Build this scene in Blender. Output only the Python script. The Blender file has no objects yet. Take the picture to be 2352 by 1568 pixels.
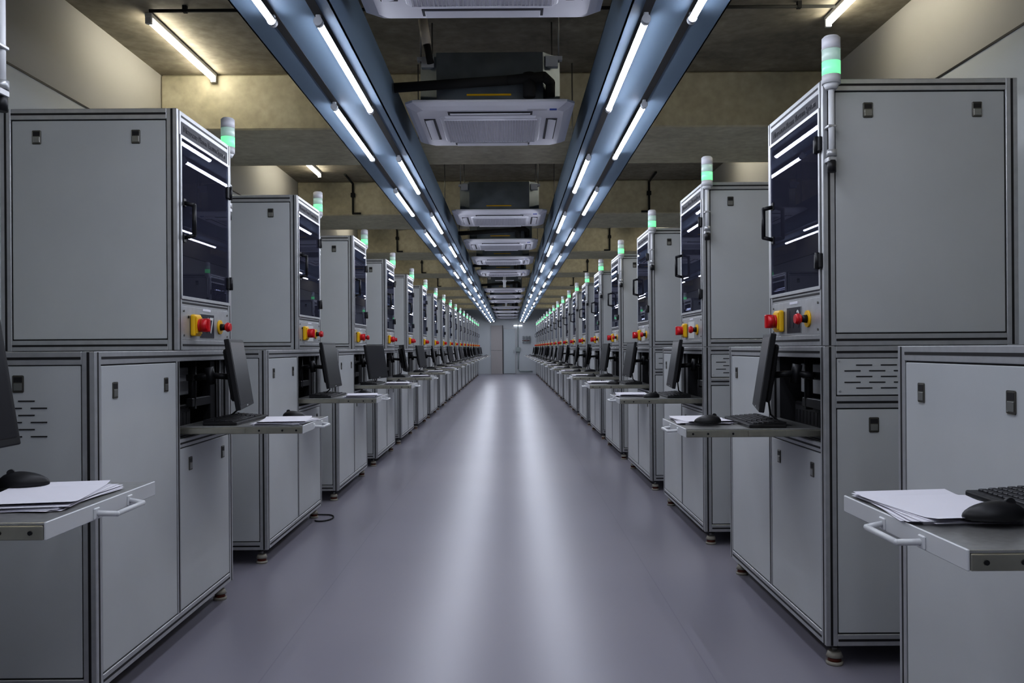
import bpy, bmesh, math, random
from mathutils import Matrix, Vector
random.seed(7)
scene = bpy.context.scene
COL = scene.collection
F = 1960.0
EYE = 1.24
CX = -0.093      # centre line of the aisle
YEND = 41.0
YBACK = -3.0

# ------------------------------------------------------------------ materials
MATS = {}
def mat(name, base, rough=0.5, metal=0.0, var=0.0, vscale=4.0, bump=0.0, bscale=40.0,
        emit=None, estr=0.0, coat=0.0, spec=None, stretch=None):
    if name in MATS: return MATS[name]
    m = bpy.data.materials.new(name); m.use_nodes = True
    nt = m.node_tree; p = nt.nodes["Principled BSDF"]
    p.inputs["Base Color"].default_value = (*base, 1)
    p.inputs["Roughness"].default_value = rough
    p.inputs["Metallic"].default_value = metal
    if coat: p.inputs["Coat Weight"].default_value = coat
    if spec is not None: p.inputs["Specular IOR Level"].default_value = spec
    if emit:
        p.inputs["Emission Color"].default_value = (*emit, 1)
        p.inputs["Emission Strength"].default_value = estr
    if var or bump:
        tc = nt.nodes.new("ShaderNodeTexCoord")
        mp = nt.nodes.new("ShaderNodeMapping")
        nt.links.new(tc.outputs["Object"], mp.inputs["Vector"])
        if stretch: mp.inputs["Scale"].default_value = stretch
    if var:
        n = nt.nodes.new("ShaderNodeTexNoise"); n.inputs["Scale"].default_value = vscale
        n.inputs["Detail"].default_value = 5
        nt.links.new(mp.outputs[0], n.inputs["Vector"])
        r = nt.nodes.new("ShaderNodeValToRGB")
        r.color_ramp.elements[0].position = 0.3; r.color_ramp.elements[1].position = 0.7
        r.color_ramp.elements[0].color = (*[c*(1-var) for c in base], 1)
        r.color_ramp.elements[1].color = (*[min(1, c*(1+var)) for c in base], 1)
        nt.links.new(n.outputs["Fac"], r.inputs["Fac"])
        nt.links.new(r.outputs["Color"], p.inputs["Base Color"])
    if bump:
        n2 = nt.nodes.new("ShaderNodeTexNoise"); n2.inputs["Scale"].default_value = bscale
        nt.links.new(mp.outputs[0], n2.inputs["Vector"])
        b = nt.nodes.new("ShaderNodeBump"); b.inputs["Strength"].default_value = bump
        b.inputs["Distance"].default_value = 0.01
        nt.links.new(n2.outputs["Fac"], b.inputs["Height"])
        nt.links.new(b.outputs["Normal"], p.inputs["Normal"])
    MATS[name] = m
    return m

ALU = mat("brushed_aluminium", (0.47, 0.475, 0.485), 0.38, 0.55, 0.06, 30)
BLK = mat("black_groove", (0.014, 0.013, 0.014), 0.55)
PANEL = mat("grey_powder_coat", (0.49, 0.505, 0.51), 0.36, 0.0, 0.04, 2.5, 0.02, 300)
LINER = mat("grey_interior_liner", (0.60, 0.61, 0.63), 0.5)
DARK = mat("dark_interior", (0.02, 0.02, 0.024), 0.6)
STEEL = mat("stainless_plate", (0.45, 0.45, 0.44), 0.28, 0.7, 0.12, 60)
RAILM = mat("zinc_slide_rail", (0.42, 0.41, 0.35), 0.32, 0.85, 0.1, 20)
BRONZE = mat("latch_bezel", (0.13, 0.125, 0.11), 0.35, 0.6)
LATCHF = mat("latch_flap", (0.30, 0.30, 0.28), 0.3, 0.7)
BPLA = mat("black_plastic", (0.011, 0.011, 0.013), 0.45, spec=0.4)
KEYC = mat("black_keycaps", (0.018, 0.018, 0.021), 0.5)
SCREEN = mat("switched_off_screen", (0.020, 0.020, 0.024), 0.30, spec=0.25)
WHT = mat("white_plastic", (0.62, 0.63, 0.65), 0.4)
CREAM = mat("cream_rubber", (0.36, 0.34, 0.29), 0.5)
ORANGE = mat("rust_red_rubber", (0.13, 0.025, 0.012), 0.5)
YEL = mat("safety_yellow", (0.80, 0.48, 0.01), 0.4)
RED = mat("signal_red", (0.60, 0.010, 0.018), 0.3, coat=0.3)
PAPER = mat("white_paper", (0.74, 0.73, 0.79), 0.7)
INK = mat("black_lettering", (0.02, 0.02, 0.03), 0.6)
PLATE = mat("pale_number_plate", (0.62, 0.63, 0.62), 0.4)
LCLEAR = mat("frosted_clear_lens", (0.60, 0.66, 0.65), 0.25, emit=(0.45, 0.9, 0.7), estr=0.16)
LGREEN = mat("lit_green_lens", (0.25, 0.8, 0.42), 0.3, emit=(0.17, 1.0, 0.34), estr=0.9)
BLUEG = mat("blue_grey_painted_steel", (0.145, 0.20, 0.27), 0.6, 0.0, 0.06, 1.5, spec=0.3)
TUBE = mat("lit_cool_tube", (1, 1, 1), 0.4, emit=(0.85, 0.89, 1.0), estr=42)
TUBEE = mat("lit_dim_tube", (1, 1, 1), 0.4, emit=(0.9, 0.93, 1.0), estr=3)
TUBEW = mat("lit_warm_tube", (1, 1, 1), 0.4, emit=(1.0, 0.94, 0.76), estr=24)
FILLGLOW = mat("added_fill_glow", (1, 1, 1), 0.4, emit=(0.85, 0.88, 1.0), estr=5)  # glow of the invented strip that brightens the machine interior
CAPM = mat("grey_lamp_holder", (0.25, 0.26, 0.28), 0.4)
ACW = mat("white_ac_plastic", (0.80, 0.80, 0.86), 0.45)
ACG = mat("ac_grille_grey", (0.50, 0.50, 0.55), 0.5)
SLOT = mat("ac_slot_shadow_grey", (0.05, 0.05, 0.06), 0.6)
GALV = mat("galvanised_sheet", (0.20, 0.225, 0.25), 0.4, 0.6, 0.15, 8)
FOAM = mat("black_pipe_foam", (0.016, 0.016, 0.016), 0.85)
TAPE = mat("pale_pipe_tape", (0.55, 0.5, 0.42), 0.6)
ROD = mat("threaded_rod", (0.25, 0.25, 0.25), 0.4, 0.8)
LOGO = mat("blue_emblem", (0.02, 0.06, 0.35), 0.5)
BEIGE = mat("beige_wall_panel", (0.50, 0.47, 0.46), 0.5)
DOORW = mat("pale_grey_door", (0.56, 0.61, 0.63), 0.3)
PIPEW = mat("pale_conduit", (0.35, 0.4, 0.4), 0.4)
CHAMB = mat("chamber_enamel", (0.75, 0.76, 0.79), 0.3)

def smoky():
    m = bpy.data.materials.new("smoked_acrylic"); m.use_nodes = True
    nt = m.node_tree; nt.nodes.clear()
    o = nt.nodes.new("ShaderNodeOutputMaterial")
    t = nt.nodes.new("ShaderNodeBsdfTransparent"); t.inputs[0].default_value = (0.74, 0.74, 0.82, 1)
    g = nt.nodes.new("ShaderNodeBsdfGlossy"); g.inputs["Roughness"].default_value = 0.0
    g.inputs[0].default_value = (0.50, 0.52, 0.60, 1)
    fr = nt.nodes.new("ShaderNodeFresnel"); fr.inputs[0].default_value = 1.24
    mx = nt.nodes.new("ShaderNodeMixShader")
    d = nt.nodes.new("ShaderNodeBsdfDiffuse"); d.inputs[0].default_value = (0.09, 0.092, 0.14, 1)
    m2 = nt.nodes.new("ShaderNodeMixShader"); m2.inputs[0].default_value = 0.30
    nt.links.new(t.outputs[0], m2.inputs[1]); nt.links.new(d.outputs[0], m2.inputs[2])
    nt.links.new(fr.outputs[0], mx.inputs[0]); nt.links.new(m2.outputs[0], mx.inputs[1])
    nt.links.new(g.outputs[0], mx.inputs[2]); nt.links.new(mx.outputs[0], o.inputs[0])
    return m
GLASS = smoky()

def concrete(name, a, b, ov=0.45):
    m = bpy.data.materials.new(name); m.use_nodes = True
    nt = m.node_tree; p = nt.nodes["Principled BSDF"]; p.inputs["Roughness"].default_value = 0.75
    tc = nt.nodes.new("ShaderNodeTexCoord")
    n = nt.nodes.new("ShaderNodeTexNoise"); n.inputs["Scale"].default_value = 1.3; n.inputs["Detail"].default_value = 9
    n.inputs["Roughness"].default_value = 0.62; n.inputs["Distortion"].default_value = 0.6
    nt.links.new(tc.outputs["Object"], n.inputs["Vector"])
    r = nt.nodes.new("ShaderNodeValToRGB")
    r.color_ramp.elements[0].position = 0.34; r.color_ramp.elements[1].position = 0.66
    r.color_ramp.elements[0].color = (*a, 1); r.color_ramp.elements[1].color = (*b, 1)
    nt.links.new(n.outputs["Fac"], r.inputs[0])
    n2 = nt.nodes.new("ShaderNodeTexNoise"); n2.inputs["Scale"].default_value = 14; n2.inputs["Detail"].default_value = 6
    nt.links.new(tc.outputs["Object"], n2.inputs["Vector"])
    mx = nt.nodes.new("ShaderNodeMixRGB"); mx.blend_type = 'OVERLAY'; mx.inputs[0].default_value = ov
    nt.links.new(r.outputs[0], mx.inputs[1]); nt.links.new(n2.outputs["Fac"], mx.inputs[2])
    nt.links.new(mx.outputs[0], p.inputs["Base Color"])
    bp = nt.nodes.new("ShaderNodeBump"); bp.inputs["Strength"].default_value = 0.2; bp.inputs["Distance"].default_value = 0.01
    nt.links.new(n2.outputs["Fac"], bp.inputs["Height"]); nt.links.new(bp.outputs[0], p.inputs["Normal"])
    return m
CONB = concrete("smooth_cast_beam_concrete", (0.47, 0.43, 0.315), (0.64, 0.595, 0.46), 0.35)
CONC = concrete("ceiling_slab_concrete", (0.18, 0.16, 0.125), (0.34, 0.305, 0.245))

def floor_mat():
    m = bpy.data.materials.new("glossy_violet_grey_epoxy"); m.use_nodes = True
    nt = m.node_tree; p = nt.nodes["Principled BSDF"]
    tc = nt.nodes.new("ShaderNodeTexCoord")
    n = nt.nodes.new("ShaderNodeTexNoise"); n.inputs["Scale"].default_value = 0.8; n.inputs["Detail"].default_value = 1
    nt.links.new(tc.outputs["Object"], n.inputs["Vector"])
    r = nt.nodes.new("ShaderNodeValToRGB")
    r.color_ramp.elements[0].position = 0.2; r.color_ramp.elements[1].position = 0.8
    r.color_ramp.elements[0].color = (0.250, 0.240, 0.283, 1); r.color_ramp.elements[1].color = (0.285, 0.274, 0.318, 1)
    nt.links.new(n.outputs["Fac"], r.inputs[0])
    mpb = nt.nodes.new("ShaderNodeMapping"); mpb.inputs["Location"].default_value = (0.85, 1.3, 0)
    nt.links.new(tc.outputs["Object"], mpb.inputs["Vector"])
    br = nt.nodes.new("ShaderNodeTexBrick"); br.inputs["Scale"].default_value = 1.0
    br.inputs["Brick Width"].default_value = 1.7; br.inputs["Row Height"].default_value = 60.0
    br.inputs["Mortar Size"].default_value = 0.003; br.offset = 0.0
    br.inputs["Color1"].default_value = (1, 1, 1, 1); br.inputs["Color2"].default_value = (1, 1, 1, 1)
    br.inputs["Mortar"].default_value = (0.85, 0.85, 0.87, 1)
    nt.links.new(mpb.outputs[0], br.inputs["Vector"])
    mx = nt.nodes.new("ShaderNodeMixRGB"); mx.blend_type = 'MULTIPLY'; mx.inputs[0].default_value = 1
    nt.links.new(r.outputs[0], mx.inputs[1]); nt.links.new(br.outputs["Color"], mx.inputs[2])
    nt.links.new(mx.outputs[0], p.inputs["Base Color"])
    p.inputs["Roughness"].default_value = 0.31
    p.inputs["Specular IOR Level"].default_value = 0.5
    return m
FLOORM = floor_mat()
WALLU = mat("grey_beige_plaster", (0.40, 0.39, 0.37), 0.7, 0, 0.05, 0.8)
WALLL = mat("white_cladding_panel", (0.62, 0.65, 0.67), 0.25, 0, 0.02, 1)

# ------------------------------------------------------------------ mesh builder
ABS = {}
class MB:
    def __init__(self): self.bm = bmesh.new(); self.mats = []
    def mi(self, m):
        if m not in self.mats: self.mats.append(m)
        return self.mats.index(m)
    def _fin(self, verts, m, smooth=False, M=None):
        fs = {f for v in verts for f in v.link_faces}
        k = self.mi(m)
        for f in fs:
            f.material_index = k
            if smooth and len(f.verts) == 4: f.smooth = True
        if M is not None: bmesh.ops.transform(self.bm, matrix=M, verts=verts)
    def box(self, x0, x1, y0, y1, z0, z1, m, bev=0.0, M=None, seg=1):
        T = Matrix.Translation(((x0+x1)/2, (y0+y1)/2, (z0+z1)/2)) @ Matrix.Diagonal((abs(x1-x0), abs(y1-y0), abs(z1-z0), 1))
        vs = bmesh.ops.create_cube(self.bm, size=1, matrix=T)["verts"]
        if bev:
            es = list({e for v in vs for e in v.link_edges})
            k = self.mi(m)
            for f in {f for v in vs for f in v.link_faces}: f.material_index = k
            r = bmesh.ops.bevel(self.bm, geom=es, offset=bev, segments=seg, affect='EDGES', profile=0.5, material=k)
            vs = list({v for f in r["faces"] for v in f.verts})
        self._fin(vs, m, False, M); return self
    def cyl(self, p0, p1, r, m, r2=None, seg=20, M=None, caps=True):
        p0 = Vector(p0); p1 = Vector(p1); d = p1-p0
        R = d.to_track_quat('Z', 'Y').to_matrix().to_4x4()
        T = Matrix.Translation((p0+p1)/2) @ R
        vs = bmesh.ops.create_cone(self.bm, cap_ends=caps, segments=seg, radius1=r, radius2=r if r2 is None else r2, depth=d.length, matrix=T)["verts"]
        self._fin(vs, m, True, M); return self
    def sph(self, c, r, m, sc=(1, 1, 1), u=20, v=12, M=None):
        T = Matrix.Translation(c) @ Matrix.Diagonal((*sc, 1))
        vs = bmesh.ops.create_uvsphere(self.bm, u_segments=u, v_segments=v, radius=r, matrix=T)["verts"]
        self._fin(vs, m, False, M)
        for f in {f for w in vs for f in w.link_faces}: f.smooth = True
        return self
    def tube(self, pts, r, m, seg=10):
        for a, b in zip(pts[:-1], pts[1:]): self.cyl(a, b, r, m, seg=seg)
        for p in pts[1:-1]: self.sph(p, r*1.01, m, u=seg, v=6)
        return self
    def prism(self, poly, axis, a, b, m):
        def P(q, t):
            return {'x': (t, q[0], q[1]), 'y': (q[0], t, q[1]), 'z': (q[0], q[1], t)}[axis]
        v0 = [self.bm.verts.new(P(q, a)) for q in poly]; v1 = [self.bm.verts.new(P(q, b)) for q in poly]
        n = len(poly)
        self.bm.faces.new(v0); self.bm.faces.new(v1[::-1])
        for i in range(n): self.bm.faces.new((v0[i], v1[i], v1[(i+1) % n], v0[(i+1) % n]))
        self._fin(v0+v1, m); return self
    def rail(self, x0, x1, y0, y1, z0, z1, m=None, g=0.009):
        """aluminium slot profile with a black groove along each long face"""
        self.box(x0, x1, y0, y1, z0, z1, m or ALU, 0.002)
        L = (x1-x0, y1-y0, z1-z0); a = L.index(max(L)); e = 0.0008
        c = [(x0+x1)/2, (y0+y1)/2, (z0+z1)/2]; lo = [x0, y0, z0]; hi = [x1, y1, z1]
        for b in range(3):
            if b == a: continue
            o = 3-a-b
            l = lo[:]; h = hi[:]
            l[b] -= e; h[b] += e
            l[o] = c[o]-g/2; h[o] = c[o]+g/2
            l[a] += 0.002; h[a] -= 0.002
            self.box(l[0], h[0], l[1], h[1], l[2], h[2], BLK)
        return self
    def text(self, s, size, M, m, bold=0.0, ext=0.0006):
        cu = bpy.data.curves.new("t", 'FONT'); cu.body = s; cu.size = size; cu.extrude = ext; cu.offset = bold
        cu.align_x = 'CENTER'; cu.align_y = 'CENTER'; cu.resolution_u = 4
        ob = bpy.data.objects.new("t", cu); COL.objects.link(ob)
        bpy.context.view_layer.update()
        me = bpy.data.meshes.new_from_object(ob.evaluated_get(bpy.context.evaluated_depsgraph_get()))
        me.materials.clear(); me.transform(M)
        n = len(self.bm.faces); self.bm.from_mesh(me); self.bm.faces.ensure_lookup_table()
        k = self.mi(m)
        for f in self.bm.faces[n:]: f.material_index = k
        bpy.data.objects.remove(ob); bpy.data.curves.remove(cu); bpy.data.meshes.remove(me)
        return self
    def obj(self, name, parent=None, origin=None, fixn=True):
        bm = self.bm
        if fixn: bmesh.ops.recalc_face_normals(bm, faces=bm.faces[:])
        vs = [v.co for v in bm.verts]
        lo = Vector([min(v[i] for v in vs) for i in range(3)]); hi = Vector([max(v[i] for v in vs) for i in range(3)])
        c = Vector(origin) if origin is not None else (lo+hi)/2
        bmesh.ops.translate(bm, verts=bm.verts[:], vec=-c)
        me = bpy.data.meshes.new(name); bm.to_mesh(me); bm.free()
        for m in self.mats: me.materials.append(m)
        ob = bpy.data.objects.new(name, me); COL.objects.link(ob)
        ABS[ob] = c
        if parent is not None:
            ob.parent = parent; ob.location = c-ABS[parent]
        else: ob.location = c
        return ob

def top(ob, label, cat, group=None):
    ob["label"] = label; ob["category"] = cat
    if group: ob["group"] = group
    return ob
def struct(ob, label, cat):
    ob["kind"] = "structure"; ob["label"] = label; ob["category"] = cat; return ob

def clone(ob, parent=None, skip=()):
    n = ob.copy()
    COL.objects.link(n)
    if parent is not None:
        n.parent = parent
    for c in list(ob.children):
        if c.name.split(".")[0] in skip: continue
        clone(c, n, skip)
    return n

def empty(name):
    e = bpy.data.objects.new(name, None); e.empty_display_size = 0.2
    COL.objects.link(e); ABS[e] = Vector((0, 0, 0)); return e

# ------------------------------------------------------------------ room
b = MB(); b.box(CX-2.75, CX+2.75, YBACK, YEND, -0.1, 0, FLOORM)
struct(b.obj("floor"), "glossy violet-grey epoxy floor with faint seams", "floor")
ZC = EYE+2.13; ZB = EYE+1.70
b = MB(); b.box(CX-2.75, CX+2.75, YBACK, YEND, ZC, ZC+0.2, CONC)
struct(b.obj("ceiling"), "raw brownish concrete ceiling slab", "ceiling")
XW = 2.59
for s, nm in ((-1, "wall_left"), (1, "wall_right")):
    b = MB()
    xa = CX+s*XW; xo = CX+s*(XW+0.15)
    b.box(min(xa, xo), max(xa, xo), YBACK, YEND, 0, ZC, WALLU)
    xi = CX+s*(XW-0.02)
    y = YBACK
    while y < YEND:
        y2 = min(y+1.4, YEND)
        b.box(min(xa, xi), max(xa, xi), y+0.003, y2-0.003, 0, EYE+1.53, WALLL)
        y = y2
    xk = CX+s*(XW-0.024)
    b.box(min(xa, xk), max(xa, xk), YBACK, YEND, EYE+1.53, EYE+1.542, BLK)
    struct(b.obj(nm), "grey-beige plaster wall over glossy white cladding panels", "wall")
b = MB(); b.box(CX-XW, CX+XW, YEND, YEND+0.15, 0, ZC, WALLL)
struct(b.obj("wall_far"), "pale white panelled end wall", "wall")
b = MB(); b.box(CX-XW, CX+XW, YBACK-0.15, YBACK, 0, ZC, WALLU)
struct(b.obj("wall_back"), "plain grey-beige end wall", "wall")
k = 0
for i in range(-1, 8):
    y = 6.6+4.26*i
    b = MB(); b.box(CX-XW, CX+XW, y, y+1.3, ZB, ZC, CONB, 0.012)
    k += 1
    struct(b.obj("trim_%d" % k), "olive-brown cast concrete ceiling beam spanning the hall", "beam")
# doors at far wall
b = MB()
b.box(-0.88, -0.33, YEND-0.06, YEND, 0.0, 1.12, BEIGE, 0.004)
b.box(-0.88, -0.33, YEND-0.06, YEND, 1.13, 2.33, BEIGE, 0.004)
b.box(-0.32, -0.30, YEND-0.08, YEND, 0, 2.33, BLK)
struct(b.obj("door_1"), "beige two-part panel beside the end door", "door")
b = MB()
b.box(-0.27, 0.28, YEND-0.05, YEND, 0.02, 2.15, DOORW, 0.004)
b.box(-0.29, 0.30, YEND-0.03, YEND, 2.15, 2.2, ALU); b.box(0.28, 0.32, YEND-0.07, YEND, 0, 2.2, ALU)
b.box(0.20, 0.23, YEND-0.11, YEND-0.05, 1.0, 1.15, ALU)
struct(b.obj("door_2"), "pale grey-white end door with metal frame", "door")
b = MB(); yq = YEND-0.06
b.tube([(0.42, yq, 2.4), (0.42, yq, 1.25)], 0.02, PIPEW)
b.box(0.3, 0.52, yq-0.06, yq+0.055, 1.05, 1.27, PIPEW, 0.01)
b.tube([(0.42, yq, 1.05), (0.42, yq, 0.22), (0.5, yq, 0.12), (1.1, yq, 0.12)], 0.025, PIPEW)
top(b.obj("junction_box"), "pale junction box with conduits on the end wall", "electrical box")
b = MB()
for i in range(4):
    z = 1.5+0.09*i
    b.tube([(0.62, YEND-0.1, z), (1.0, YEND-0.1, z)], 0.018, ORANGE if i == 1 else PIPEW)
for xx in (0.66, 0.82, 0.96): b.box(xx, xx+0.03, YEND-0.12, YEND-0.005, 1.46, 1.82, CAPM)
top(b.obj("pipe_manifold"), "stack of small pipes bracketed to the end wall", "pipes")

# ------------------------------------------------------------------ lighting channels
for s in (-1, 1):
    b = MB()
    xi, xo = 0.547, 0.905; zb = EYE+1.25; zt = EYE+1.50
    def X(v): return CX+s*v
    def bx(a, c, z0, z1, m, y0=YBACK+0.02, y1=YEND-0.5):
        b.box(min(X(a), X(c)), max(X(a), X(c)), y0, y1, z0, z1, m)
    bx(xi, xo, zb, zb+0.006, BLUEG)
    bx(xi, xi+0.006, zb, zt, BLUEG); bx(xo-0.006, xo, zb, zt-0.1, BLUEG)
    bx(xi, xi+0.05, zt-0.006, zt, BLUEG)
    for r in (0.612, 0.783):
        bx(r-0.017, r+0.017, zb-0.002, zb, BLK)
    ch = b.obj("lighting_channel")
    top(ch, "long blue-grey steel lighting channel hung below the concrete ceiling", "light channel", "pair of ceiling lighting channels")
    yy = 1.2
    while yy < YEND-1:
        for r in (xi+0.03, xo-0.03):
            c = MB()
            zc = ZC
            for i in range(-1, 9):
                if 6.6+4.26*i < yy < 7.9+4.26*i: zc = ZB
            c.cyl((X(r), yy, zb+0.006), (X(r), yy, zc), 0.005, ROD, seg=6)
            c.obj("hanger_rod", ch)
        yy += 2.6

def make_tube(name, half, r, m, back=False):
    t = MB(); t.cyl((0, -half, 0), (0, half, 0), r, m, seg=24)
    if back:                       # LED tube: opaque aluminium heat-sink on the upper side
        t.bm.normal_update(); k = t.mi(CAPM)
        for f in t.bm.faces:
            if f.calc_center_median().z > -r*0.02: f.material_index = k
    return t.obj(name, origin=(0, 0, 0))
tube = make_tube("tube_light", 0.58, 0.0135, TUBE, True)
for s in (-1, 1):
    c = MB()
    c.cyl((0, s*0.58, 0), (0, s*0.61, 0), 0.017, CAPM, seg=14)
    c.box(-0.009, 0.009, s*0.597-0.010, s*0.597+0.010, 0.0, 0.027, CAPM, 0.003)
    c.obj("lamp_holder", tube, origin=(0, 0, 0))
top(tube, "lit cool-white tube lamp clipped under the blue-grey channel", "tube light", "tube lights under the channels")
first = True
for s in (-1, 1):
    for r, st in ((0.612, 3.206), (0.783, 4.33)):
        y = st-2.32*2
        while y+1.16 < YEND-0.6:
            if y > YBACK:
                t = tube if first else clone(tube)
                first = False
                t.location = (CX+s*r, y+0.58, EYE+1.223)
            y += 2.32
st_ = make_tube("tube_light", 0.21, 0.0125, TUBEE)
for s in (-1, 1):
    c = MB(); c.box(-0.012, 0.012, s*0.215-0.01, s*0.215+0.01, -0.015, 0.03, CAPM, 0.003); c.obj("lamp_holder", st_, origin=(0, 0, 0))
top(st_, "short lit tube lamp running across the end of the hall", "tube light", "short end tube lights")
st_.rotation_euler = (0, 0, math.pi/2); st_.location = (-0.64, YEND-0.03, EYE+1.07)
t = clone(st_); t.location = (0.42, YEND-0.03, EYE+1.07)

ct = make_tube("ceiling_tube_light", 0.58, 0.015, TUBEW)
c = MB(); c.box(-0.022, 0.022, -0.6, 0.6, 0.022, 0.05, WHT, 0.003)
for s in (-1, 1): c.box(-0.02, 0.02, s*0.59-0.012, s*0.59+0.012, -0.02, 0.024, WHT, 0.003)
c.obj("batten", ct, origin=(0, 0, 0))
top(ct, "lit warm tube lamp on a white batten under the concrete slab", "tube light", "tube lights on the concrete slab")
first = True
LY = [1.2, 5.40, 9.07, 13.3, 17.6, 21.8, 26.1, 30.4, 34.6]; RY = [0.9, 4.35, 8.12, 13.4, 17.7, 21.9, 26.2, 30.4, 34.7]
for s, L in ((-1, LY), (1, RY)):
    for y in L:
        t = ct if first else clone(ct); first = False
        t.location = (CX+s*2.17, y+0.58, ZC-0.05)

# conduits on ceiling
for y in (5.28, 9.5, 13.25, 17.5):
    for s in (-1, 1):
        b = MB()
        b.tube([(CX+s*0.62, y, ZC-0.03), (CX+s*2.12, y, ZC-0.03)], 0.011, FOAM, 8)
        for xx in (0.9, 1.4, 1.9): b.box(CX+s*xx-0.012, CX+s*xx+0.012, y-0.015, y+0.015, ZC-0.042, ZC, FOAM)
        top(b.obj("ceiling_conduit"), "thin black conduit clipped under the concrete slab", "conduit", "black ceiling conduits")
for i in (1, 2, 3, 4):
    for s in (-1, 1):
        y = 6.6+4.26*i
        x = CX+s*1.88
        b = MB()
        b.tube([(x, y-0.55, ZC-0.02), (x, y-0.03, ZC-0.03), (x, y-0.03, ZB+0.02), (x-s*0.10, y-0.03, ZB+0.02)], 0.013, FOAM, 8)
        b.box(x-0.025, x+0.025, y-0.045, y, ZC-0.2, ZC-0.15, FOAM)
        top(b.obj("drop_conduit"), "black conduit dropping down a concrete beam", "conduit", "conduits on the beams")

# ------------------------------------------------------------------ AC cassettes
ac = empty("ceiling_air_conditioner")
H = 0.475
b = MB()
def sq(h, c): return [(-h+c, -h), (h-c, -h), (h, -h+c), (h, h-c), (h-c, h), (-h+c, h), (-h, h-c), (-h, -h+c)]
def loft(b, loops, m):
    rings = []
    for h, c, z in loops: rings.append([b.bm.verts.new((x, y, z)) for x, y in sq(h, c)])
    k = b.mi(m); fs = []
    for A, B in zip(rings[:-1], rings[1:]):
        for i in range(8): fs.append(b.bm.faces.new((A[i], A[(i+1) % 8], B[(i+1) % 8], B[i])))
    fs.append(b.bm.faces.new(rings[0])); fs.append(b.bm.faces.new(rings[-1][::-1]))
    for f in fs: f.material_index = k
loft(b, [(H-0.02, 0.04, 0.050), (H, 0.045, 0.042), (H, 0.045, 0.030), (H-0.025, 0.045, 0.014), (0.415, 0.04, 0.0)], ACW)
b.obj("panel", ac)
b = MB()
loft(b, [(0.295, 0.03, 0.001), (0.288, 0.03, -0.010), (0.278, 0.025, -0.012)], ACW)
for i in range(34):
    x = -0.264+0.016*i
    b.box(x-0.0035, x+0.0035, -0.262, 0.262, -0.0155, -0.012, ACG)
for y in (-0.262, 0.262): b.box(-0.27, 0.27, y-0.003, y+0.003, -0.017, -0.012, ACW)
b.obj("intake_grille", ac)
for a in range(4):
    R = Matrix.Rotation(a*math.pi/2, 4, 'Z')
    b = MB()
    b.box(-0.24, 0.24, 0.322, 0.388, -0.003, 0.004, SLOT, 0.001, M=R)
    R2 = R @ Matrix.Translation((0, 0.357, -0.006)) @ Matrix.Rotation(math.radians(-9), 4, 'X')
    b.box(-0.228, 0.228, -0.022, 0.024, -0.002, 0.002, ACW, 0.001, M=R2)
    b.obj("louver", ac)
b = MB(); b.box(0.335, 0.375, -0.425, -0.408, -0.0015, 0.004, LOGO); b.box(0.21, 0.32, -0.424, -0.410, -0.0012, 0.004, ACG)
b.obj("emblem", ac)
b = MB(); loft(b, [(0.40, 0.10, 0.33), (0.40, 0.10, 0.05)], GALV)
b.box(-0.3, -0.05, -0.403, -0.40, 0.12, 0.27, GALV); b.box(0.05, 0.3, -0.404, -0.40, 0.1, 0.3, GALV, 0.0)
b.box(-0.13, 0.12, -0.406, -0.40, 0.085, 0.095, YEL)
for sx in (-1, 1):
    for sy in (-1, 1):
        b.box(sx*0.35-0.035, sx*0.35+0.035, sy*0.375-0.02, sy*0.375+0.02, 0.25, 0.31, WHT)
        b.box(sx*0.39-0.02, sx*0.39+0.02, sy*0.37-0.02, sy*0.37+0.02, 0.29, 0.31, WHT)
b.obj("housing", ac)
for sx in (-1, 1):
    for sy in (-1, 1):
        b = MB(); b.cyl((sx*0.39, sy*0.37, 0.28), (sx*0.39, sy*0.37, 0.79), 0.005, ROD, seg=6)
        b.obj("hanger_rod", ac)
b = MB()
b.tube([(-0.53, -0.46, 0.115), (0.1, -0.47, 0.15), (0.30, -0.47, 0.17), (0.34, -0.42, 0.15), (0.34, -0.39, 0.08)], 0.027, FOAM, 12)
b.tube([(0.22, -0.46, 0.19), (0.22, -0.46, 0.06)], 0.035, FOAM, 12)
b.obj("insulated_pipe", ac)
b = MB()
b.tube([(-0.35, -0.44, 0.36), (-0.37, -0.44, 0.50)], 0.026, TAPE, 12)
b.tube([(-0.37, -0.44, 0.50), (-0.37, -0.44, 0.79)], 0.017, FOAM, 10)
b.tube([(-0.35, -0.44, 0.36), (-0.33, -0.43, 0.26)], 0.02, FOAM, 10)
b.obj("drain_pipe", ac)
top(ac, "white square four-way cassette air conditioner hung between the light channels", "air conditioner", "row of cassette air conditioners")
first = True
for y in (2.56, 4.73, 8.47, 10.76, 12.8, 15.0, 19.6, 22.0, 24.3, 28.2, 31.4, 34.6, 37.6):
    a = ac if first else clone(ac, skip=(() if y in (2.56, 4.73) or y > 30 else ("drain_pipe",))+(() if y < 16 else ("emblem",))+(("insulated_pipe",) if y in (8.47, 12.8) else ()))
    first = False
    a.location = (CX+random.uniform(-.01, .01), y+H, EYE+1.335)

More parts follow.
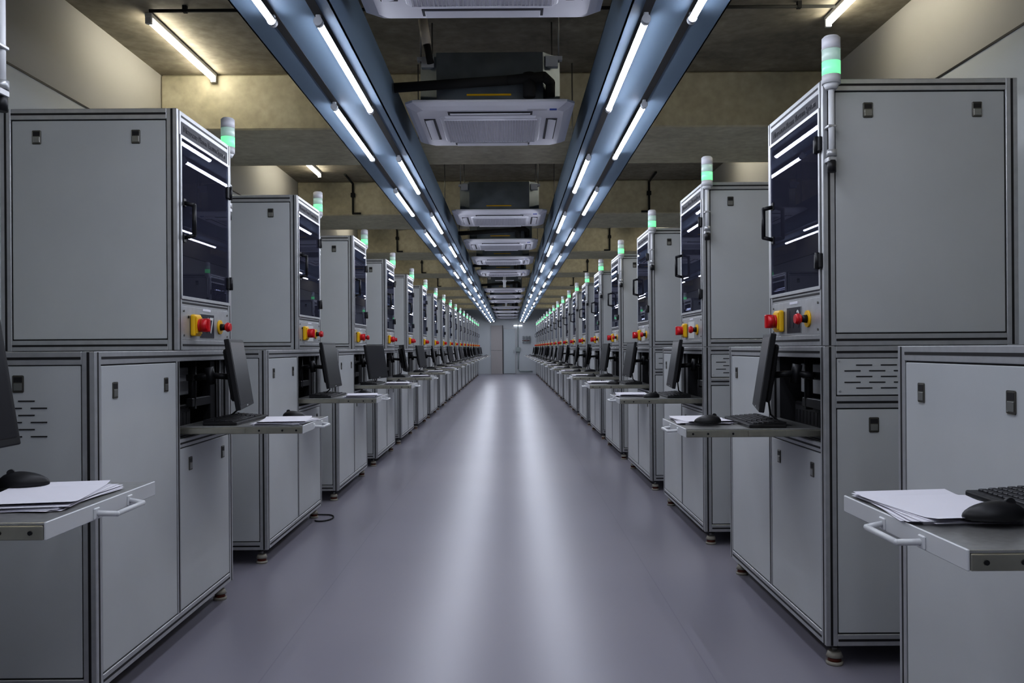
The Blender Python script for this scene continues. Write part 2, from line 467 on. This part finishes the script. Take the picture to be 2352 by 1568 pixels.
cr = MB(); cr.cyl((0, 0, 0.04), (0, 0, 0.75), 0.008, WHT, seg=8)
cr.sph((0, 0, 0.03), 0.045, WHT, (1, 1, 0.8))
cr.box(-0.20, 0.20, -0.03, 0.03, 0.03, 0.045, WHT, 0.006); cr.box(-0.03, 0.03, -0.20, 0.20, 0.03, 0.045, WHT, 0.006)
cr.box(-0.03, 0.03, -0.03, 0.03, -0.11, 0.14, WHT, 0.01)
cr = top(cr.obj("ceiling_antenna", origin=(0, 0, 0)), "small white cross-shaped device hanging from the ceiling", "ceiling device", "hanging cross devices")
cr.location = (CX-0.0, 17.9, ZC-0.75)
c2 = clone(cr); c2.location = (CX, 26.6, ZC-0.75)

# ------------------------------------------------------------------ process machine prototype
D = 0.75; LN = 1.42; YU = 0.73; Z0 = 0.085; ZS = 1.24; ZT = 2.265; T = 0.045
MC = empty("plasma_vacuum_machine")
b = MB()
for y0 in (YU, LN-T):
    for x0 in (-D, -T): b.rail(x0, x0+T, y0, y0+T, ZS, ZT)
for z0 in (ZS, ZT-T):
    for x0 in (-D, -T): b.rail(x0, x0+T, YU+T, LN-T, z0, z0+T)
    for y0 in (YU, LN-T): b.rail(-D+T, -T, y0, y0+T, z0, z0+T)
b.rail(-T, -0.003, YU+T, LN-T, 1.432, 1.457)
b.obj("upper_frame", MC)
b = MB()
for y0 in (0, LN-T):
    for x0 in (-D, -T): b.rail(x0, x0+T, y0, y0+T, Z0, ZS-0.002)
b.rail(-T, 0, YU-0.02, YU+0.012, Z0+T, ZS-T, g=0.010)
for z0 in (Z0, ZS-T-0.002):
    for x0 in (-D, -T): b.rail(x0, x0+T, T, LN-T, z0, z0+T)
    for y0 in (0, LN-T): b.rail(-D+T, -T, y0, y0+T, z0, z0+T)
b.rail(-T, 0, YU+0.012, LN-T, 0.825, 0.86, g=0.008)
b.rail(-D+T, -T, LN-T, LN, 1.0, 1.0+T)
b.obj("lower_frame", MC)

def panel_y(b, x0, x1, z0, z1, y, s):   # panel facing s*y at plane y
    g = 0.005
    b.box(x0, x1, min(y-s*0.02, y-s*0.008), max(y-s*0.02, y-s*0.008), z0, z1, BLK)
    b.box(x0+g, x1-g, min(y-s*0.018, y-s*0.003), max(y-s*0.018, y-s*0.003), z0+g, z1-g, PANEL, 0.002)
def panel_x(b, y0, y1, z0, z1, x, s=1):
    g = 0.005
    b.box(min(x-s*0.02, x-s*0.008), max(x-s*0.02, x-s*0.008), y0, y1, z0, z1, BLK)
    b.box(min(x-s*0.018, x-s*0.002), max(x-s*0.018, x-s*0.002), y0+g, y1-g, z0+g, z1-g, PANEL, 0.002)
def latch(parent, c, n):
    """recessed pull latch; n = outward axis ('+x','-y','+y')"""
    b = MB()
    w, h = 0.019, 0.029
    b.box(-w, w, -0.003, 0.0, -h, h, BRONZE, 0.003)
    b.box(-w*0.75, w*0.75, -0.005, -0.003, -h*0.78, h*0.1, LATCHF, 0.0015)
    b.box(-w*0.75, w*0.75, -0.0036, -0.003, h*0.2, h*0.8, BLK)
    R = {'-y': Matrix.Identity(4), '+y': Matrix.Rotation(math.pi, 4, 'Z'), '+x': Matrix.Rotation(math.pi/2, 4, 'Z')}[n]
    bmesh.ops.transform(b.bm, matrix=Matrix.Translation(c) @ R, verts=b.bm.verts[:])
    o = b.obj("latch", parent); o["label"] = "dark bronze recessed pull latch"
    return o
# upper side panels
for y, s, n in ((YU, -1, '-y'), (LN, 1, '+y')):
    b = MB(); panel_y(b, -D+T, -T, ZS+T, ZT-T, y, s)
    yi = y-s*0.021
    b.box(-D+T, -T, min(yi, yi-s*0.004), max(yi, yi-s*0.004), ZS+T, ZT-T, LINER)
    sp = b.obj("side_panel", MC)
    for x in (-0.595, -0.175): latch(sp, (x, y-s*0.003, 2.145), n)
# lower near side: tall panel with vents
b = MB(); panel_y(b, -D+T, -T, Z0+T, ZS-T, 0, -1)
sp = b.obj("side_panel", MC)
latch(sp, (-0.26, 0.003, 1.13), '-y')
b = MB()
for r in range(6):
    for k in range(6):
        x = -0.60+k*0.085+(0.042 if r % 2 else 0)
        if x > -0.21: continue
        b.box(x, x+0.055, -0.0002+0.001, 0.003, 1.072-r*0.024-0.002, 1.072-r*0.024+0.002, BLK)
b.obj("vent_slots", sp)
# lower far side: vent panel + lower panel
b = MB(); panel_y(b, -D+T, -T, 1.0+T, ZS-T, LN, 1)
sp = b.obj("vent_panel", MC)
b = MB()
for r in range(5):
    for k in range(6):
        x = -0.66+k*0.095+(0.045 if r % 2 else 0)
        if x > -0.13: continue
        b.box(x, x+0.062, LN-0.0035, LN-0.0015, 1.165-r*0.022-0.0022, 1.165-r*0.022+0.0022, BLK)
for x in (-0.06, -0.68):
    for z in (1.065, 1.18): b.cyl((x, LN-0.004, z), (x, LN, z), 0.004, ALU, seg=8)
b.obj("vent_slots", sp)
b = MB(); panel_y(b, -D+T, -T, Z0+T, 1.0, LN, 1)
sp = b.obj("side_panel", MC); latch(sp, (-0.19, LN-0.003, 0.935), '+y')
# backs, roof, deck
b = MB(); panel_x(b, YU+T, LN-T, ZS+T, ZT-T, -D, -1); panel_x(b, T, LN-T, Z0+T, ZS-T-0.002, -D, -1); b.obj("back_panel", MC)
b = MB(); b.box(-D+T, -T, YU+T, LN-T, ZT-0.02, ZT-0.006, PANEL); b.obj("roof_panel", MC)
b = MB(); b.box(-D+T, -T, T, YU, ZS-0.02, ZS-0.006, PANEL); b.obj("deck_panel", MC)
b = MB(); b.box(-D+T, -T, T, LN-T, Z0+0.01, Z0+0.03, PANEL); b.obj("base_panel", MC)
# doors
b = MB(); panel_x(b, T, YU-0.02, Z0+T, ZS-T-0.002, 0)
d = b.obj("door", MC)
for y in (0.15, 0.60): latch(d, (-0.002, y, 1.10), '+x')
b = MB(); panel_x(b, YU+0.012, LN-T, Z0+T, 0.825, 0)
d = b.obj("door", MC)
for y in (0.86, 1.28): latch(d, (-0.002, y, 0.745), '+x')
# header panel
TM = lambda x, y, z: Matrix.Translation((x, y, z)) @ Matrix(((0, 0, 1, 0), (1, 0, 0, 0), (0, 1, 0, 0), (0, 0, 0, 1)))
b = MB(); b.box(-0.02, -0.001, YU+T-0.02, LN-T+0.02, 2.165, ZT-T+0.002, ALU, 0.002)
b.text("Microwave Plasma Vacuum System", 0.038, TM(0.0, (YU+LN)/2, 2.194), INK)
b.obj("header_panel", MC)
# window door
b = MB()
wy0, wy1, wz0, wz1 = YU+0.03, LN-0.03, 1.460, 2.163
fr = 0.014
b.box(-0.012, 0.004, wy0, wy0+fr, wz0, wz1, ALU, 0.001); b.box(-0.012, 0.004, wy1-fr, wy1, wz0, wz1, ALU, 0.001)
b.box(-0.012, 0.004, wy0, wy1, wz0, wz0+fr, ALU, 0.001); b.box(-0.012, 0.004, wy0, wy1, wz1-fr, wz1, ALU, 0.001)
wd = b.obj("window_door", MC)
b = MB(); b.box(-0.0015, 0.001, wy0+fr, wy1-fr, wz0+fr, wz1-fr, GLASS)
g = b.obj("window_pane", wd); g["label"] = "smoked blue-black acrylic pane"
b = MB(); hz = 1.80
b.tube([(0.002, 0.80, hz-0.075), (0.045, 0.80, hz-0.065), (0.045, 0.80, hz+0.065), (0.002, 0.80, hz+0.075)], 0.009, BPLA, 10)
b.box(0.0, 0.006, 0.785, 0.815, hz-0.095, hz-0.06, BPLA, 0.002); b.box(0.0, 0.006, 0.785, 0.815, hz+0.06, hz+0.095, BPLA, 0.002)
h = b.obj("door_handle", wd); h["label"] = "black plastic bow handle"
for z in (1.57, 2.02):
    b = MB(); b.box(0.0, 0.012, wy1-0.045, wy1+0.025, z-0.028, z+0.028, BPLA, 0.003); b.cyl((0.012, wy1-0.006, z-0.032), (0.012, wy1-0.006, z+0.032), 0.009, BPLA, seg=10)
    b.obj("hinge", wd)
# control panel
b = MB(); b.box(-0.02, -0.001, YU+T, LN-T, ZS+T, 1.432, ALU, 0.002)
for y in (YU+0.065, LN-0.065):
    for z in (1.305, 1.41): b.cyl((-0.002, y, z), (0.002, y, z), 0.005, BRONZE, seg=8)
b.box(-0.001, 0.0005, 1.02, 1.12, 1.418, 1.428, PAPER)
cp = b.obj("control_panel", MC)
b = MB(); yc = 0.905
b.box(0, 0.022, yc-0.043, yc+0.043, 1.302, 1.398, YEL, 0.008, seg=2); b.box(0.022, 0.027, yc-0.035, yc+0.035, 1.312, 1.388, YEL, 0.003)
b.cyl((0.025, yc, 1.35), (0.037, yc, 1.35), 0.029, RED, seg=24)
b.cyl((0.037, yc, 1.35), (0.065, yc, 1.35), 0.031, RED, 0.025, seg=24)
b.box(0.041, 0.073, yc-0.011, yc+0.011, 1.32, 1.38, RED, 0.005, seg=2)
b.cyl((0.0, yc-0.06, 1.385), (0.003, yc-0.06, 1.385), 0.006, BPLA, seg=10)
o = b.obj("rotary_switch", cp); o["label"] = "yellow isolator switch with red knob"
b = MB(); yc = 1.245
b.cyl((-0.001, yc, 1.35), (0.006, yc, 1.35), 0.034, YEL, seg=24)
b.cyl((0.006, yc, 1.35), (0.028, yc, 1.35), 0.017, BPLA, 0.014, seg=20)
b.cyl((0.028, yc, 1.35), (0.040, yc, 1.35), 0.016, RED, 0.024, seg=24)
b.cyl((0.040, yc, 1.35), (0.054, yc, 1.35), 0.024, RED, 0.018, seg=24)
o = b.obj("emergency_stop", cp); o["label"] = "red mushroom emergency stop on yellow ring"
def plate(txt):
    b = MB(); b.box(-0.001, 0.002, 0.985, 1.165, 1.295, 1.405, PLATE, 0.0008)
    if txt: b.text(txt, 0.105, TM(0.0025, 1.075, 1.35), INK, bold=0.001)
    return b
pl = plate("").obj("number_plate", cp)
tmp = plate("167").obj("tmp_a"); ME67 = tmp.data; bpy.data.objects.remove(tmp)
tmp = plate("170").obj("tmp_b"); ME70 = tmp.data; bpy.data.objects.remove(tmp)
# recess
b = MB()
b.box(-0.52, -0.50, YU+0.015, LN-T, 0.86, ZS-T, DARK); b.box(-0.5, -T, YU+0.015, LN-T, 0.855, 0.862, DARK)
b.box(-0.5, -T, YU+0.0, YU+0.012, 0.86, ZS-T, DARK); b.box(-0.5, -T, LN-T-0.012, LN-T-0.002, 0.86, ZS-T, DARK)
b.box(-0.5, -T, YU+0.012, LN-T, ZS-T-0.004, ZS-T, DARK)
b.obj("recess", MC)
b = MB()
b.box(-0.44, -0.10, YU+0.05, YU+0.40, 0.862, 0.99, BPLA, 0.006)
b.box(-0.099, -0.095, YU+0.07, YU+0.38, 0.88, 0.975, DARK)
for i in range(7): b.box(-0.0955, -0.0935, YU+0.08+i*0.042, YU+0.10+i*0.042, 0.90, 0.955, BPLA)
b.box(-0.40, -0.13, YU+0.045, LN-0.12, 1.03, 1.16, LINER, 0.003)
o = b.obj("computer_unit", MC); o["label"] = "black computer case under a grey metal control box"
b = MB()
b.box(-0.09, -0.05, LN-0.17, LN-0.10, 0.862, 1.19, BPLA, 0.004)
b.rail(-0.05, -0.03, LN-0.085, LN-0.06, 0.862, 1.19, g=0.006)
b.box(-0.08, -0.05, 1.02, LN-0.13, 1.10, 1.13, BPLA, 0.003); b.box(-0.08, -0.05, 1.02, LN-0.13, 0.98, 1.02, BPLA, 0.003)
b.cyl((-0.065, 1.06, 0.97), (-0.065, 1.06, 1.19), 0.018, BPLA, seg=12)
b.obj("monitor_bracket", MC)
# interior
b = MB()
b.box(-0.70, -0.69, YU+T, LN-T, 1.46, 2.2, LINER); b.box(-0.69, -0.05, YU+T, LN-T, 1.45, 1.462, LINER)
b.cyl((-0.31, 1.075, 1.462), (-0.31, 1.075, 1.68), 0.24, CHAMB, seg=36); b.sph((-0.31, 1.075, 1.68), 0.24, CHAMB, (1, 1, 0.35), 32, 12)
b.cyl((-0.31, 1.075, 1.72), (-0.31, 1.075, 1.95), 0.075, CHAMB, seg=24); b.cyl((-0.31, 1.075, 1.95), (-0.31, 1.075, 1.99), 0.10, ALU, seg=24)
b.box(-0.62, -0.50, 0.82, 1.0, 1.462, 1.80, CHAMB, 0.01)
b.tube([(-0.31, 1.075, 1.98), (-0.31, 1.075, 2.12), (-0.60, 1.075, 2.12)], 0.04, ALU, 14)
b.obj("vacuum_chamber", MC)
b = MB(); b.box(-0.05, -0.035, YU+0.12, LN-0.12, 2.185, 2.20, CAPM); b.box(-0.049, -0.036, YU+0.13, LN-0.13, 2.180, 2.185, FILLGLOW)  # made-up light strip behind the header, added to lift the dark chamber
o = b.obj("added_fill_strip", MC); o["label"] = "slim glowing strip added to brighten the chamber"
# signal tower
SX, SY = -0.022, LN+0.032
b = MB()
b.cyl((SX, SY, 1.93), (SX, SY, 2.235), 0.0115, WHT, seg=12)
b.cyl((SX, SY, 2.215), (SX, SY, 2.235), 0.020, WHT, 0.030, seg=20); b.cyl((SX, SY, 2.235), (SX, SY, 2.268), 0.034, WHT, seg=24)
b.cyl((SX, SY, 1.96), (SX, SY, 1.985), 0.019, ALU, seg=6); b.cyl((SX, SY, 1.90), (SX, SY, 1.945), 0.016, BPLA, seg=12)
b.box(SX-0.016, SX+0.016, LN-0.002, SY+0.012, 1.94, 1.958, ALU, 0.002); b.box(SX-0.016, SX+0.016, LN-0.002, SY+0.012, 2.07, 2.08, ALU, 0.002)
st = b.obj("signal_tower", MC); st["label"] = "white pole-mounted stack light with green lamp lit"
b = MB(); b.cyl((SX, SY, 2.268), (SX, SY, 2.318), 0.034, LGREEN, seg=24); b.obj("green_lamp", st)
b = MB(); b.cyl((SX, SY, 2.319), (SX, SY, 2.366), 0.034, LCLEAR, seg=24); b.cyl((SX, SY, 2.364), (SX, SY, 2.368), 0.035, WHT, seg=24)
b.obj("clear_lamp", st)
b = MB(); b.cyl((SX, SY, 2.368), (SX, SY, 2.408), 0.034, ACW, seg=24); b.cyl((SX, SY, 2.408), (SX, SY, 2.416), 0.034, ACW, 0.026, seg=24)
b.obj("lamp_cap", st)
# feet
for x in (-D+0.05, -0.05):
    for y in (0.05, LN-0.05):
        b = MB()
        b.cyl((x, y, 0.0), (x, y, 0.014), 0.032, CREAM, seg=20); b.cyl((x, y, 0.014), (x, y, 0.030), 0.026, ORANGE, 0.024, seg=20)
        b.cyl((x, y, 0.030), (x, y, 0.052), 0.032, CREAM, 0.024, seg=20); b.cyl((x, y, 0.052), (x, y, Z0), 0.009, ALU, seg=10)
        b.cyl((x, y, 0.070), (x, y, Z0), 0.024, BPLA, seg=14)
        b.obj("levelling_foot", MC)
# sliding shelf
SH0, SH1, SHX, SHZ = 0.795, 1.295, 0.51, 0.912
SB = 0.034
b = MB()
b.box(-0.03, SHX, SH0, SH1, SHZ-0.006, SHZ, STEEL, 0.001)
for y0, y1 in ((SH0-0.002, SH0+0.012), (SH1-0.012, SH1+0.002)):
    b.box(-0.04, SHX-0.005, y0, y1, SHZ-SB, SHZ-0.006, RAILM, 0.002)
    b.box(-0.04, 0.26, y0-0.006 if y0 < 1 else y1, y0 if y0 < 1 else y1+0.006, SHZ-SB+0.004, SHZ-0.009, RAILM, 0.001)
    ys = y0-0.0008 if y0 < 1 else y1+0.0008
    for x in (0.32, 0.42, 0.48): b.cyl((x, ys-0.001, SHZ-0.02), (x, ys+0.001, SHZ-0.02), 0.0045, BPLA, seg=8)
b.box(SHX-0.004, SHX+0.001, SH0-0.002, SH1+0.002, SHZ-SB, SHZ+0.001, WHT, 0.0015)
sh = b.obj("sliding_shelf", MC); sh["label"] = "stainless pull-out keyboard shelf on slide rails"
b = MB(); yc = 1.07; zz = SHZ-0.020
b.tube([(SHX, yc-0.08, zz), (SHX+0.040, yc-0.065, zz-0.004), (SHX+0.040, yc+0.065, zz-0.004), (SHX, yc+0.08, zz)], 0.006, WHT, 8)
for y in (yc-0.08, yc+0.08): b.box(SHX, SHX+0.005, y-0.012, y+0.012, zz-0.012, zz+0.012, WHT, 0.002)
b.obj("shelf_handle", sh)
top(MC, "grey framed plasma vacuum machine with smoked window, stack light and shelf", "machine", "rows of plasma vacuum machines")

# ------------------------------------------------------------------ accessories
b = MB()
MW, MH = 0.235, 0.158
b.box(-0.012, 0.010, -MW, MW, -MH, MH, BPLA, 0.004, seg=2)
b.box(-0.035, -0.010, -MW*0.72, MW*0.72, -MH*0.75, MH*0.75, BPLA, 0.012, seg=2)
b.box(0.0098, 0.0108, -0.02, 0.02, -MH+0.006, -MH+0.012, ALU)
mon = b.obj("monitor", origin=(0, 0, 0))
b = MB(); b.box(0.0095, 0.0112, -MW+0.016, MW-0.016, -MH+0.02, MH-0.016, SCREEN); b.obj("screen", mon, origin=(0, 0, 0))
b = MB(); b.box(-0.045, -0.03, -0.05, 0.05, -0.05, 0.05, BPLA, 0.004); b.tube([(-0.04, 0, -0.01), (-0.13, 0.0, 0.012), (-0.20, 0.02, 0.012)], 0.014, BPLA, 10)
b.cyl((-0.13, 0, -0.03), (-0.13, 0, 0.05), 0.02, BPLA, seg=14)
b.tube([(-0.03, 0.06, -0.10), (-0.05, 0.06, -0.17), (-0.10, 0.05, -0.20), (-0.18, 0.03, -0.21)], 0.004, BPLA, 6)
b.obj("mounting_arm", mon, origin=(0, 0, 0))
top(mon, "black flat-panel monitor, switched off, on an arm above the pull-out shelf", "monitor", "monitors on the machines")
# keyboard
b = MB(); b.box(-0.075, 0.075, -0.22, 0.22, 0.0, 0.014, BPLA, 0.004, seg=2)
b.prism([(-0.075, 0.012), (-0.075, 0.024), (-0.05, 0.022), (0.06, 0.012)], 'y', -0.215, 0.215, BPLA)
kb = b.obj("keyboard", origin=(0, 0, 0))
b = MB()
for r in range(6):
    x = -0.058+r*0.0205
    z = 0.0215-r*0.0016
    y = -0.207; k = 0
    while y < 0.195:
        w = 0.0168
        if r == 5 and -0.10 < y < 0.0: w = 0.095
        if not (0.080 < y < 0.088) and not (r == 0 and k % 5 == 4):
            b.box(x-0.0085, x+0.0085, y, y+w, z-0.006, z+0.005, KEYC, 0.0015)
        y += w+0.0024; k += 1
b.obj("keycaps", kb, origin=(0, 0, 0))["kind"] = "stuff"
top(kb, "black full-size computer keyboard on the pull-out shelf", "keyboard", "keyboards on the shelves")
# mouse
b = MB()
vs = bmesh.ops.create_uvsphere(b.bm, u_segments=24, v_segments=14, radius=1)["verts"]
for v in vs:
    x, y, z = v.co
    z = max(z, -0.25)
    w = 0.031*(1-0.12*max(0, x))
    v.co = (x*0.056, y*w, (z+0.25)*0.027*(1.0-0.18*x))
k = b.mi(BPLA)
for f in b.bm.faces: f.material_index = k; f.smooth = True
ms = b.obj("computer_mouse", origin=(0, 0, 0))
b = MB(); b.cyl((-0.028, -0.004, 0.031), (-0.028, 0.004, 0.031), 0.009, KEYC, seg=14); b.obj("scroll_wheel", ms, origin=(0, 0, 0))
top(ms, "black computer mouse on the pull-out shelf", "computer mouse", "mice on the shelves")
# papers
def papers(n, seed):
    rn = random.Random(seed); b = MB()
    for i in range(n):
        a = rn.uniform(-0.16, 0.16); M = Matrix.Translation((rn.uniform(-.012, .012), rn.uniform(-.015, .015), i*0.0012)) @ Matrix.Rotation(a, 4, 'Z')
        nx = 8; V = []
        cur = rn.uniform(0.0, 0.010) if i > n-4 else 0.001
        for ix in range(nx+1):
            for iy in range(2):
                t = ix/nx
                V.append(b.bm.verts.new(M @ Vector((-0.105+0.21*(iy), -0.148+0.296*t, 0.0006+cur*max(0, (abs(t-0.5)*2-0.6))**2*4))))
        for ix in range(nx):
            f = b.bm.faces.new((V[2*ix], V[2*ix+1], V[2*ix+3], V[2*ix+2])); f.material_index = b.mi(PAPER)
    b.box(-0.1, 0.1, -0.14, 0.14, 0.0, (n-2)*0.0012, PAPER)
    return b
pp = [papers(9, 3).obj("paper_stack", origin=(0, 0, 0)), papers(6, 11).obj("paper_stack", origin=(0, 0, 0))]
for p in pp: top(p, "loose stack of white A4 papers on the pull-out shelf", "papers", "paper stacks on the shelves")

# ------------------------------------------------------------------ placement
ML = [(-1.40, 2.88+2.04*k, 0.0, k) for k in range(0, 18)] + [(-1.40, 2.88-2.04, 0.0, -1)]
MR = [(1.21, 4.70+2.04*k, math.pi, k) for k in range(-1, 18)]
used = {"m": False, "mon": False, "kb": False, "ms": False, 0: False, 1: False}
def inst(proto, key, skip=()):
    if not used[key]:
        used[key] = True; return proto
    return clone(proto, None, skip)
protoM = MC
# rotation of each monitor about the vertical (degrees), offset from front, y, z
PL = {-1: (0, 0.155, 1.04, 1.165), 0: (10, 0.155, 1.06, 1.132), 1: (1, 0.15, 1.06, 1.13), 2: (-12, 0.15, 1.05, 1.12), 3: (12, 0.15, 1.06, 1.13), 4: (-6, 0.15, 1.06, 1.13), 5: (3, 0.15, 1.06, 1.13)}
PR = {-1: (-20, 0.09, 1.14, 1.16), 0: (-13, 0.145, 1.12, 1.135), 1: (-6, 0.12, 1.09, 1.13), 2: (0, 0.13, 1.09, 1.13), 3: (2, 0.13, 1.09, 1.13), 4: (-9, 0.13, 1.09, 1.13), 5: (-3, 0.13, 1.09, 1.13)}
insts = []
allm = [(m, 'L') for m in ML] + [(m, 'R') for m in MR]
for (mx, my, rz, k), side in allm:
    far = my > 20
    skip = ()
    if far: skip = ("latch", "vent_slots", "vacuum_chamber", "hinge", "monitor_bracket")
    if my > 12: skip = skip+("added_fill_strip",)
    insts.append((clone(protoM, None, skip), mx, my, rz, k, side, far))
def kill(o):
    for c in list(o.children): kill(c)
    bpy.data.objects.remove(o)
kill(protoM)
for m, mx, my, rz, k, side, far in insts:
    m.location = (mx, my, 0); m.rotation_euler = (0, 0, rz)
    if k == 0:
        for c in m.children_recursive:
            if c.name.split(".")[0] == "number_plate":
                c.data = ME67 if side == 'L' else ME70
        m["label"] = "grey vacuum machine with plate %s, smoked window and red switches" % ("167" if side == 'L' else "170")
    for c in m.children:
        nm = c.name.split(".")[0]
        if side == 'L' and k == -1 and nm == "signal_tower": c.location += Vector((0.03, 0.055, 0))
        if side == 'R' and k == -1 and nm == "sliding_shelf": c.location += Vector((-0.03, 0, 0))
    R = Matrix.Translation((mx, my, 0)) @ Matrix.Rotation(rz, 4, 'Z')
    rn = random.Random(k*2+(side == 'R'))
    o = inst(mon, "mon", ("mounting_arm",) if far else ())
    phi, ox, oy, oz = (PL if side == 'L' else PR).get(k, (rn.uniform(-10, 12) if side == 'L' else rn.uniform(-12, 6), 0.14, 1.06 if side == 'L' else 1.09, 1.13))
    o.matrix_world = R @ Matrix.Translation((ox, oy, oz)) @ Matrix.Rotation(math.radians(phi), 4, 'Z') @ Matrix.Rotation(math.radians(-9), 4, 'Y')
    o = inst(kb, "kb", ("keycaps",) if far else ())
    kx, ky = 0.118+rn.uniform(0, .015), 1.055+rn.uniform(-.01, .01)
    if (side, k) == ('R', -1): kx, ky = 0.155, 1.03
    if (side, k) == ('R', 0): kx, ky = 0.17, 1.06
    if (side, k) == ('L', 0): kx, ky = 0.145, 1.045
    o.matrix_world = R @ Matrix.Translation((kx, ky, SHZ)) @ Matrix.Rotation(math.radians(rn.uniform(-3, 3)), 4, 'Z')
    pi_ = rn.choice([0, 1]) if k > 1 else 0
    ploc = (0.375, 0.965); mloc = (0.365, 1.215)
    if side == 'R': mloc = (0.29, 1.20)
    if (side, k) == ('L', -1): ploc = (0.36, 1.05); mloc = (0.255, 1.17)
    if (side, k) == ('R', -1): ploc = (0.355, 0.96); mloc = (0.335, 1.115)
    if (side, k) == ('R', 0): mloc = (0.39, 1.16); ploc = (0.37, 0.965)
    if (side, k) == ('L', 0): ploc = (0.385, 0.965)
    if k > 0: ploc = (ploc[0]+rn.uniform(-.02, .01), ploc[1]+rn.uniform(-.01, .02))
    o = inst(pp[pi_], pi_)
    o.matrix_world = R @ Matrix.Translation((ploc[0], ploc[1], SHZ)) @ Matrix.Rotation(math.radians(rn.uniform(-6, 6)), 4, 'Z')
    onpaper = abs(mloc[1]-ploc[1]) < 0.205
    o = inst(ms, "ms", ("scroll_wheel",) if far else ())
    o.matrix_world = R @ Matrix.Translation((mloc[0], mloc[1], SHZ+(0.0115 if onpaper else 0.0))) @ Matrix.Rotation(math.radians(rn.uniform(-25, 25)), 4, 'Z')

# cable loop on the floor
b = MB(); pts = []
for i in range(15):
    a = i/14*math.pi*1.2
    pts.append((-1.37+0.07*math.sin(a), 6.25+0.12*math.cos(a)*1.0, 0.006))
pts = [(-1.6, 6.4, 0.006)]+pts
b.tube(pts, 0.005, FOAM, 6)
top(b.obj("power_cable"), "short loop of black cable lying on the floor", "cable")

# ------------------------------------------------------------------ camera, world
cam = bpy.data.cameras.new("camera"); co = bpy.data.objects.new("camera", cam); COL.objects.link(co)
cam.sensor_width = 36; cam.lens = F/2352*36
cam.shift_x = 6/2352; cam.shift_y = 15/2352
co.matrix_world = Matrix.Translation((0, 0, EYE)) @ Matrix.Rotation(math.pi/2, 4, 'X') @ Matrix.Rotation(math.radians(-0.4), 4, 'Z')
cam.clip_start = 0.05; cam.clip_end = 100
scene.camera = co
w = bpy.data.worlds.new("world"); scene.world = w; w.use_nodes = True
w.node_tree.nodes["Background"].inputs[0].default_value = (0.05, 0.055, 0.07, 1)
w.node_tree.nodes["Background"].inputs[1].default_value = 0.3
scene.view_settings.view_transform = 'Standard'
try: scene.view_settings.look = 'Medium High Contrast'
except Exception: pass
scene.view_settings.exposure = 0.22
